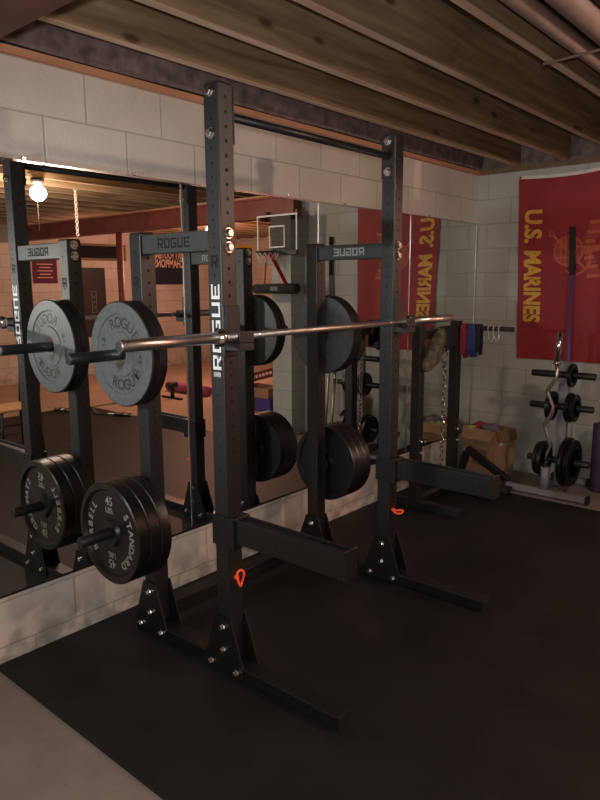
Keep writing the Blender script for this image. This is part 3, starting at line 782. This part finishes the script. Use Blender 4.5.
MB().tube([(1.575, 3.695, 1.70), (1.57, 3.70, 1.5), (1.575, 3.70, 1.3)], .010, M['greycloth'], 8).tube([(1.605, 3.695, 1.70), (1.61, 3.70, 1.5), (1.605, 3.70, 1.3)], .010, M['greycloth'], 8).build('strap', rp)

# ------------------------------------------------------------------ flag
fl = thing('wall_flag', 'red flag with gold vertical lettering hung on the far block wall', 'flag', (.80, YF-.012, .985))
fx0, fx1, fz0, fz1 = .352, 1.262, .985, 2.468
def fy_(x, z): return YF-.016 - .006*math.sin((x-fx0)*9+z*2.2) * (1-.5*(z-fz0)/(fz1-fz0)) - .003*math.sin(z*11)
def fz_(x): return .045*((x-fx0)/(fx1-fx0)) - .035*math.sin(PI*(x-fx0)/(fx1-fx0))   # sag of the top edge
def flag_pt(x, z, off=0.):
    f = (z-fz0)/(fz1-fz0)
    xs = x + .055*(1-f)*(1-(x-fx0)/(fx1-fx0))*1.0 - .0
    return (xs, fy_(x, z)-off, z + fz_(x)*f)
g = MB(); nx, nz = 36, 60; grid = []
for j in range(nz+1):
    grid.append([g.bm.verts.new(flag_pt(fx0+(fx1-fx0)*i/nx, fz0+(fz1-fz0)*j/nz)) for i in range(nx+1)])
mi = g._mi(M['flag']); mh = g._mi(M['hem'])
for j in range(nz):
    for i in range(nx):
        f = g.bm.faces.new([grid[j][i], grid[j][i+1], grid[j+1][i+1], grid[j+1][i]]); f.smooth = True; f.material_index = mh if j == nz-1 else mi
fo = g.build('field', fl, fix=True)
def on_flag(mb_pts_mesh, m, mtx, mb, off=.0015):
    t = bmesh.new(); t.from_mesh(mb_pts_mesh); bmesh.ops.transform(t, matrix=mtx, verts=t.verts)
    for e in range(2): bmesh.ops.subdivide_edges(t, edges=[e for e in t.edges if e.calc_length() > .04], cuts=1)
    bmesh.ops.triangulate(t, faces=t.faces)
    for v in t.verts: v.co = Vector(flag_pt(v.co.x, v.co.z, off))
    mb._take(t, m)
tx = MB()
def flag_text(txt, z0, z1, cap):
    me = text_mesh(txt, .2, .008)
    xs_ = [v.co.x for v in me.vertices]; ys_ = [v.co.y for v in me.vertices]
    me.transform(Matrix.Translation((-(max(xs_)+min(xs_))/2, -(max(ys_)+min(ys_))/2, 0)))
    me.transform(Matrix.Diagonal(((z1-z0)/(max(xs_)-min(xs_)), cap/(max(ys_)-min(ys_)), 1, 1)))
    tx = MB(); on_flag(me, M['flagtxt'], frame((.478, 0, (z0+z1)/2), (0, 0, -1), (1, 0, 0)), tx)
    tag(tx.build('lettering', fl), 'gold lettering reading downwards')
flag_text('U.S.', 1.935, 2.20, .152); flag_text('MARINES', 1.29, 1.933-.06, .152)
# emblem, lying on its side like the lettering: globe, anchor and a winged bird
em = MB()
def fpoly(pts, m, off):
    me = bpy.data.meshes.new('e'); b = bmesh.new(); b.faces.new([b.verts.new((px, 0, pz)) for px, pz in pts]); b.to_mesh(me); b.free()
    on_flag(me, m, Matrix(), em, off)
def ring_strip(cx, cz, r0, r1, a0, a1, m, off, n=28):
    for k in range(n):
        t0, t1 = a0+(a1-a0)*k/n, a0+(a1-a0)*(k+1)/n
        fpoly([(cx+r0*math.cos(t0), cz+r0*math.sin(t0)), (cx+r1*math.cos(t0), cz+r1*math.sin(t0)), (cx+r1*math.cos(t1), cz+r1*math.sin(t1)), (cx+r0*math.cos(t1), cz+r0*math.sin(t1))], m, off)
ex_, ez_ = .775, 1.865
ring_strip(ex_, ez_, 0.0001, .118, 0, 2*PI, M['emblem2'], .0012)
ring_strip(ex_, ez_, .108, .120, 0, 2*PI, M['emblem'], .0018)
for s in (-.06, -.02, .02, .06):
    hh = math.sqrt(.108**2-s*s); fpoly([(ex_+s-.005, ez_-hh), (ex_+s+.005, ez_-hh), (ex_+s+.005, ez_+hh), (ex_+s-.005, ez_+hh)], M['emblem'], .0018)
for s in (-.05, .03):
    hh = math.sqrt(.108**2-s*s); fpoly([(ex_-hh, ez_+s-.004), (ex_+hh, ez_+s-.004), (ex_+hh, ez_+s+.004), (ex_-hh, ez_+s+.004)], M['emblem'], .0018)
# anchor shank, arms, ring
fpoly([(ex_-.13, ez_+.12), (ex_-.118, ez_+.132), (ex_+.145, ez_-.14), (ex_+.133, ez_-.152)], M['emblem'], .0024)
ring_strip(ex_+.06, ez_-.07, .105, .120, -PI*.75, PI*.22, M['emblem'], .0024, 18)
ring_strip(ex_-.14, ez_+.14, .014, .022, 0, 2*PI, M['emblem'], .0024, 14)
# bird on the right of the globe (emblem top points right)
for s in (1, -1):
    for k in range(6):
        fpoly([(ex_+.125+.006*k, ez_+s*(.015+.035*k)), (ex_+.185+.016*k, ez_+s*(.012+.035*k)), (ex_+.190+.014*k, ez_+s*(.040+.035*k)), (ex_+.122+.006*k, ez_+s*(.044+.035*k))], M['emblem'] if k % 2 else M['emblem2'], .0024)
fpoly([(ex_+.12, ez_-.03), (ex_+.22, ez_-.02), (ex_+.26, ez_), (ex_+.25, ez_+.025), (ex_+.20, ez_+.03), (ex_+.12, ez_+.03)], M['emblem'], .003)
tag(em.build('emblem', fl), 'faded orange globe and anchor emblem')
gm = MB()
for gx in (fx0+.012, fx1-.012):
    p_ = flag_pt(gx, fz1-.012)
    gm.lathe([(-.001, .009), (-.003, .009), (-.003, .005), (-.001, .005)], M['blackmetal'], 14, (p_[0], p_[1], p_[2]), 'Y')
gm.build('grommet', fl)

# ------------------------------------------------------------------ things seen only in the mirrors
# ceiling lamp
def lamp(loc, label, col, watt, strength, string=True):
    t = thing('ceiling_bulb', label, 'lamp', (loc[0], loc[1], 2.549), None)
    MB().lathe([(2.549, .055), (2.525, .058), (2.505, .045), (2.495, .026)], M['plastic'], 24, (loc[0], loc[1], 0), 'Z', smooth=True).build('socket', t)
    MB().lathe([(2.4945, .018), (2.480, .030), (2.462, .055), (2.440, .068), (2.418, .072), (2.396, .068), (2.374, .052), (2.356, .026), (2.3505, .0005)], emis('bulb glow '+label[:8], col, strength), 24, (loc[0], loc[1], 0), 'Z', smooth=True).build('bulb', t)
    if string:
        MB().tube([(loc[0]+.075, loc[1]+.03, 2.545), (loc[0]+.075, loc[1]+.03, 2.10)], .002, M['hem'], 5).build('pull_string', t)
    return t
lamp((3.0935, 1.39), 'glowing bare bulb on the joists, seen in the mirror', (1., .71, .54), 0, 300)
lamp((5.071, 5.2), 'bare bulb lighting the back of the basement', (1., .47, .33), 0, 850)
cs = MB(); chain_mesh(cs, (3.489, 2.0, 2.56), (3.489, 2.0, 2.10), M['hem'], .04, .005, .014)
tag(cs.build('pull_chain'), 'pale chain hanging from the joists near the bulb, seen in the mirror', 'chain')
# post under the beam
struct(MB().tube([(5.13, 3.615, 0.005), (5.13, 3.615, 2.299)], .045, M['beam'], 20).box(5.05, 5.21, 3.54, 3.69, .0045, .015, M['beam']), 'trim_10')
# basketball hoop on the beam
hp = thing('basketball_hoop', 'small clear basketball backboard with rim hung on the red beam', 'basketball hoop', (2.12, 3.45, 1.9))
HX0, HX1, HZ0, HZ1, HY = 1.83, 2.39, 1.935, 2.315, 3.45
MB().box(HX0, HX1, HY, HY+.008, HZ0+.02, HZ1, M['acrylic']).build('backboard', hp)
fr = MB()
for a in ((HX0, HX1, HZ1-.016, HZ1), (HX0, HX0+.016, HZ0+.02, HZ1-.016), (HX1-.016, HX1, HZ0+.02, HZ1-.016), (HX0+.17, HX1-.17, HZ0+.255, HZ0+.27), (HX0+.17, HX0+.182, HZ0+.06, HZ0+.255), (HX1-.182, HX1-.17, HZ0+.06, HZ0+.255), (HX0+.17, HX1-.17, HZ0+.048, HZ0+.06)):
    fr.box(a[0], a[1], HY-.003, HY-.0005, a[2], a[3], M['white'])
fr.build('white_lines', hp)
MB().box(HX0, HX1, HY-.012, HY+.02, HZ0-.03, HZ0+.018, M['blackmetal'], .003).build('bracket', hp)
MB().tube([(2.12+.115*math.cos(t), HY-.135+.115*math.sin(t), HZ0+.0) for t in [2*PI*k/28 for k in range(28)]], .008, M['blackmetal'], 8, closed=True).build('rim', hp)
nt_ = MB()
for k in range(12):
    a0 = 2*PI*k/12
    for s in (1, -1):
        pp = []
        for j in range(5):
            f = j/4; a = a0 + s*f*PI/6*1.6; rr = .115 - .04*f
            pp.append((2.12+rr*math.cos(a), HY-.135+rr*math.sin(a), HZ0 - .008 - f*.13))
        nt_.tube(pp, .0035, M['hem'], 4)
nt_.build('net', hp)
hk = MB().box(HX0+.05, HX0+.09, HY+.009, 3.53, HZ1-.06, HZ1-.02, M['blackmetal']).box(HX1-.09, HX1-.05, HY+.009, 3.53, HZ1-.06, HZ1-.02, M['blackmetal']).box(HX0+.05, HX0+.09, 3.515, 3.53, HZ1-.02, 2.36, M['blackmetal']).box(HX1-.09, HX1-.05, 3.515, 3.53, HZ1-.02, 2.36, M['blackmetal'])
hk.build('hanger', hp)
# red strap with black roller hanging from the rim
sr = thing('strap_roller', 'black padded roller hanging from the hoop by red straps', 'roller', (2.0, 3.31, 1.5))
MB().lathe([(-.29, .045), (-.285, .052), (.285, .052), (.29, .045)], M['foam'], 24, (2.0, 3.31, 1.565), 'X', smooth=True).build('roller', sr)
MB().box(1.93, 2.03, 3.255, 3.2575, 1.545, 1.585, M['greycloth']).build('label_patch', sr)
for xa, xb, wd in ((1.86, 2.08, .028), (2.16, 2.13, .010)):
    pp0 = Vector((xb, 3.315, HZ0-.012)); pp1 = Vector((xa, 3.31, 1.612))
    q = (pp1-pp0).to_track_quat('Z', 'Y').to_matrix().to_4x4(); q.translation = pp0
    MB().box(-wd, wd, -.003, .003, 0, (pp1-pp0).length, M['redstrap'], 0, q).build('strap', sr)
# banners on the side wall
def banner(name, label, y0, y1, z0, z1, m, lines, mt, cat='banner', edge=None):
    t = thing(name, label, cat, (XR-.01, (y0+y1)/2, z0))
    MB().box(XR-.012, XR-.004, y0, y1, z0, z1, m).build('cloth', t)
    tb = MB()
    for txt, sz, zf, bold in lines:
        tb.add_mesh(text_mesh(txt, sz, bold, 'LEFT', sx=.60), mt, frame((XR-.0135, y1-.28, z0+(z1-z0)*zf), (0, -1, 0), (0, 0, 1)))
    if lines: tb.build('lettering', t)
    return t
banner('wall_banner', 'navy banner with two lines of pale lettering, seen in the mirror', 6.02, 7.36, 1.61, 2.28, M['navy'], [('2011 FOOTBALL', .185, .83, .006), ('CHAMPIONS', .215, .59, .006)], M['bantxt'])
bn = banner('wall_banner', 'small burgundy banner on the side wall, seen in the mirror', 3.87, 4.31, 1.64, 2.09, M['burg'], [], M['bantxt'])
bs_ = MB()
for k in range(5):
    z = 1.73 + k*.055; wd = .10 if k % 2 else .14
    bs_.box(XR-.0145, XR-.0125, 4.09-wd, 4.09+wd, z, z+.012, M['bantxt'])
bs_.build('printed_lines', bn)
po = thing('framed_poster', 'tall black poster with a small pale mark, seen in the mirror', 'poster', (XR-.01, 4.97, .70))
MB().box(XR-.03, XR-.0003, 4.71, 5.23, .69, 1.91, M['poster'], .004).build('board', po)
ml = MB(); c_ = 4.98
for a in ((-.05, -.04, 1.12, 1.50), (.04, .05, 1.12, 1.50), (-.04, .04, 1.49, 1.50), (-.04, .04, 1.12, 1.13), (-.015, .015, 1.20, 1.23), (-.015, .015, 1.29, 1.32), (-.015, .015, 1.38, 1.41)):
    ml.box(XR-.033, XR-.0305, c_+a[0], c_+a[1], a[2], a[3], M['greycloth'])
ml.build('pale_mark', po)
ysn = MB().box(7.48, 7.96, YB-.02, YB-.0005, 2.20, 2.42, M['yellow'], .003)
tag(ysn.build('yellow_sign'), 'small yellow sign high on the back wall, seen in the mirror', 'sign')
# wooden chair
def chair():
    t = thing('wooden_chair', 'chair with a light wood seat and black frame, seen in the mirror', 'chair', (3.62, 1.28, MZ))
    cx, cy, w_ = 3.62, 1.24, .20
    MB().box(cx-w_, cx+w_, cy-w_, cy+w_, .43, .455, M['chairwood'], .008).build('seat', t)
    for sx in (-1, 1):
        for sy in (-1, 1):
            MB().tube([(cx+sx*.18, cy+sy*.18, .4295), (cx+sx*.20, cy+sy*.20, MZ+.0005)], .015, M['blackmetal'], 10).build('leg', t)
        MB().tube([(cx+sx*.185, cy-.18, .22), (cx+sx*.185, cy+.18, .22)], .008, M['blackmetal'], 8).build('stretcher', t)
        MB().tube([(cx+sx*.18, cy+.185, .456), (cx+sx*.19, cy+.23, .98)], .015, M['blackmetal'], 10).build('back_post', t)
    MB().tube([(cx-.185, cy-.185, .15), (cx+.185, cy-.185, .15)], .008, M['blackmetal'], 8).build('stretcher', t)
    MB().box(cx-.17, cx+.17, cy+.215, cy+.235, .88, .98, M['blackmetal'], .006).build('top_rail', t)
    for k in range(5):
        MB().tube([(cx-.12+k*.06, cy+.19, .456), (cx-.12+k*.06, cy+.222, .879)], .007, M['blackmetal'], 8).build('spindle', t)
    return t
chair()
# bits on the floor by the edge of the mat
fb = thing('floor_bar', 'bent chrome bar lying on the floor at the mat edge, seen in the mirror', 'bar', (4.8, 2.9, MZ))
MB().tube([(5.2, 2.62, .03), (4.9, 2.70, .03), (4.80, 2.86, .05), (4.62, 2.80, .03), (4.3, 2.92, .03)], .015, M['chrome'], 10).build('shaft', fb)
for p0, p1 in (((5.26, 2.60, .036), (5.10, 2.645, .036)), ((4.36, 2.895, .036), (4.14, 2.985, .036))):
    MB().tube([p0, p1], .024, M['chrome'], 14).build('sleeve', fb)
pm = MB().lathe([(-.45, .012), (-.45, .075), (.45, .075), (.45, .012)], M['matroll'], 24, (5.0, 4.6, .08), 'X', smooth=True)
tag(pm.build('rolled_mat'), 'rolled pink foam mat on the tan floor, seen in the mirror', 'mat')
psd = thing('push_up_stand', 'small black stand on the tan floor beside the pink mat, seen in the mirror', 'stand', (4.85, 4.2, .004))
MB().box(4.63, 5.05, 4.14, 4.20, .0045, .03, M['plastic'], .005).build('base', psd)
MB().tube([(4.83, 4.17, .031), (4.83, 4.17, .24)], .028, M['plastic'], 12).build('pole', psd)
MB().tube([(4.83, 4.10, .20), (4.83, 4.24, .20)], .045, M['plastic'], 12).build('wheel', psd)
# tub, carton and maroon board behind the pier
tb_ = thing('storage_tub', 'purple plastic tub on the floor behind the pier, seen in the mirror', 'tub', (3.25, 4.45, .0045))
MB().box(3.0, 3.6, 4.25, 4.62, .0045, .15, M['bin'], .012).build('body', tb_)
MB().box(2.98, 3.62, 4.23, 4.64, .1505, .175, M['bin'], .006).build('lid', tb_)
carton('cardboard_box', 'low brown carton on top of the purple tub, seen in the mirror', 3.05, 3.55, 4.28, 4.60, .176, .30, False)
mb_ = thing('pennant_board', 'maroon board with a pale stripe standing on the carton, seen in the mirror', 'sign', (3.3, 4.4, .30))
rot = Matrix.Translation((3.3, 4.42, .445)) @ Matrix.Rotation(.28, 4, 'Y')
MB().box(-.30, .30, -.008, .008, -.055, .055, M['maroon'], .003, rot).build('board', mb_)
sp_ = MB()
for k in range(6): sp_.box(-.20+k*.065, -.155+k*.065, -.0105, -.0085, -.018, .018, M['bantxt'], 0, rot)
sp_.build('pale_stripe', mb_)
MB().box(3.52, 3.55, 4.412, 4.428, .3005, .70, M['maroon'], .003).build('upright', mb_)

# ------------------------------------------------------------------ lights
def point(loc, watt, col, r):
    l = bpy.data.lights.new('lamp', 'POINT'); l.energy = watt; l.color = col; l.shadow_soft_size = r
    o = bpy.data.objects.new('lamp', l); C.objects.link(o); o.location = loc; return o
point((2.74, -1.80, 1.66), 78, (1., .92, .86), .02)       # phone flash beside the lens
l_ = bpy.data.lights.new('lamp', 'SPOT'); l_.energy = 70; l_.color = (.93, .98, 1.); l_.shadow_soft_size = .05; l_.spot_size = math.radians(66); l_.spot_blend = .75
o_ = bpy.data.objects.new('lamp', l_); C.objects.link(o_); o_.location = (.36, -2.0, 1.62)       # added spot brightening the near rack faces, as the mirrored flash would
o_.rotation_euler = (Vector((.42, 0, 1.62)) - Vector(o_.location)).to_track_quat('-Z', 'Y').to_euler()
point((1.4, -4.5, 2.2), 45, (1., .93, .86), .08)          # added fill lamp behind the viewer
w_ = bpy.data.worlds.new('World'); bpy.context.scene.world = w_; w_.use_nodes = True
w_.node_tree.nodes['Background'].inputs['Color'].default_value = (.006, .0055, .005, 1)

# ------------------------------------------------------------------ camera (solved from the photograph)
ya, pi_, ro, fpx = -.7117, -.1727, -.0054, 668.35
fw = Vector((math.sin(ya)*math.cos(pi_), math.cos(ya)*math.cos(pi_), math.sin(pi_)))
r0 = Vector((math.cos(ya), -math.sin(ya), 0)); u0 = r0.cross(fw)
r1 = math.cos(ro)*r0 + math.sin(ro)*u0; u1 = -math.sin(ro)*r0 + math.cos(ro)*u0
cam = bpy.data.cameras.new('camera'); co = bpy.data.objects.new('camera', cam); C.objects.link(co)
mw = Matrix((r1, u1, -fw)).transposed().to_4x4(); mw.translation = Vector((2.7002, -1.7729, 1.6164)); co.matrix_world = mw
cam.sensor_fit = 'AUTO'; cam.sensor_width = 36; cam.lens = fpx*36/800; cam.clip_start = .02
sc = bpy.context.scene
sc.camera = co
sc.view_settings.view_transform = 'Standard'; sc.view_settings.look = 'None'; sc.view_settings.exposure = .52
sc.cycles.sample_clamp_indirect = 2.5
sc.cycles.max_bounces = 10; sc.cycles.glossy_bounces = 6
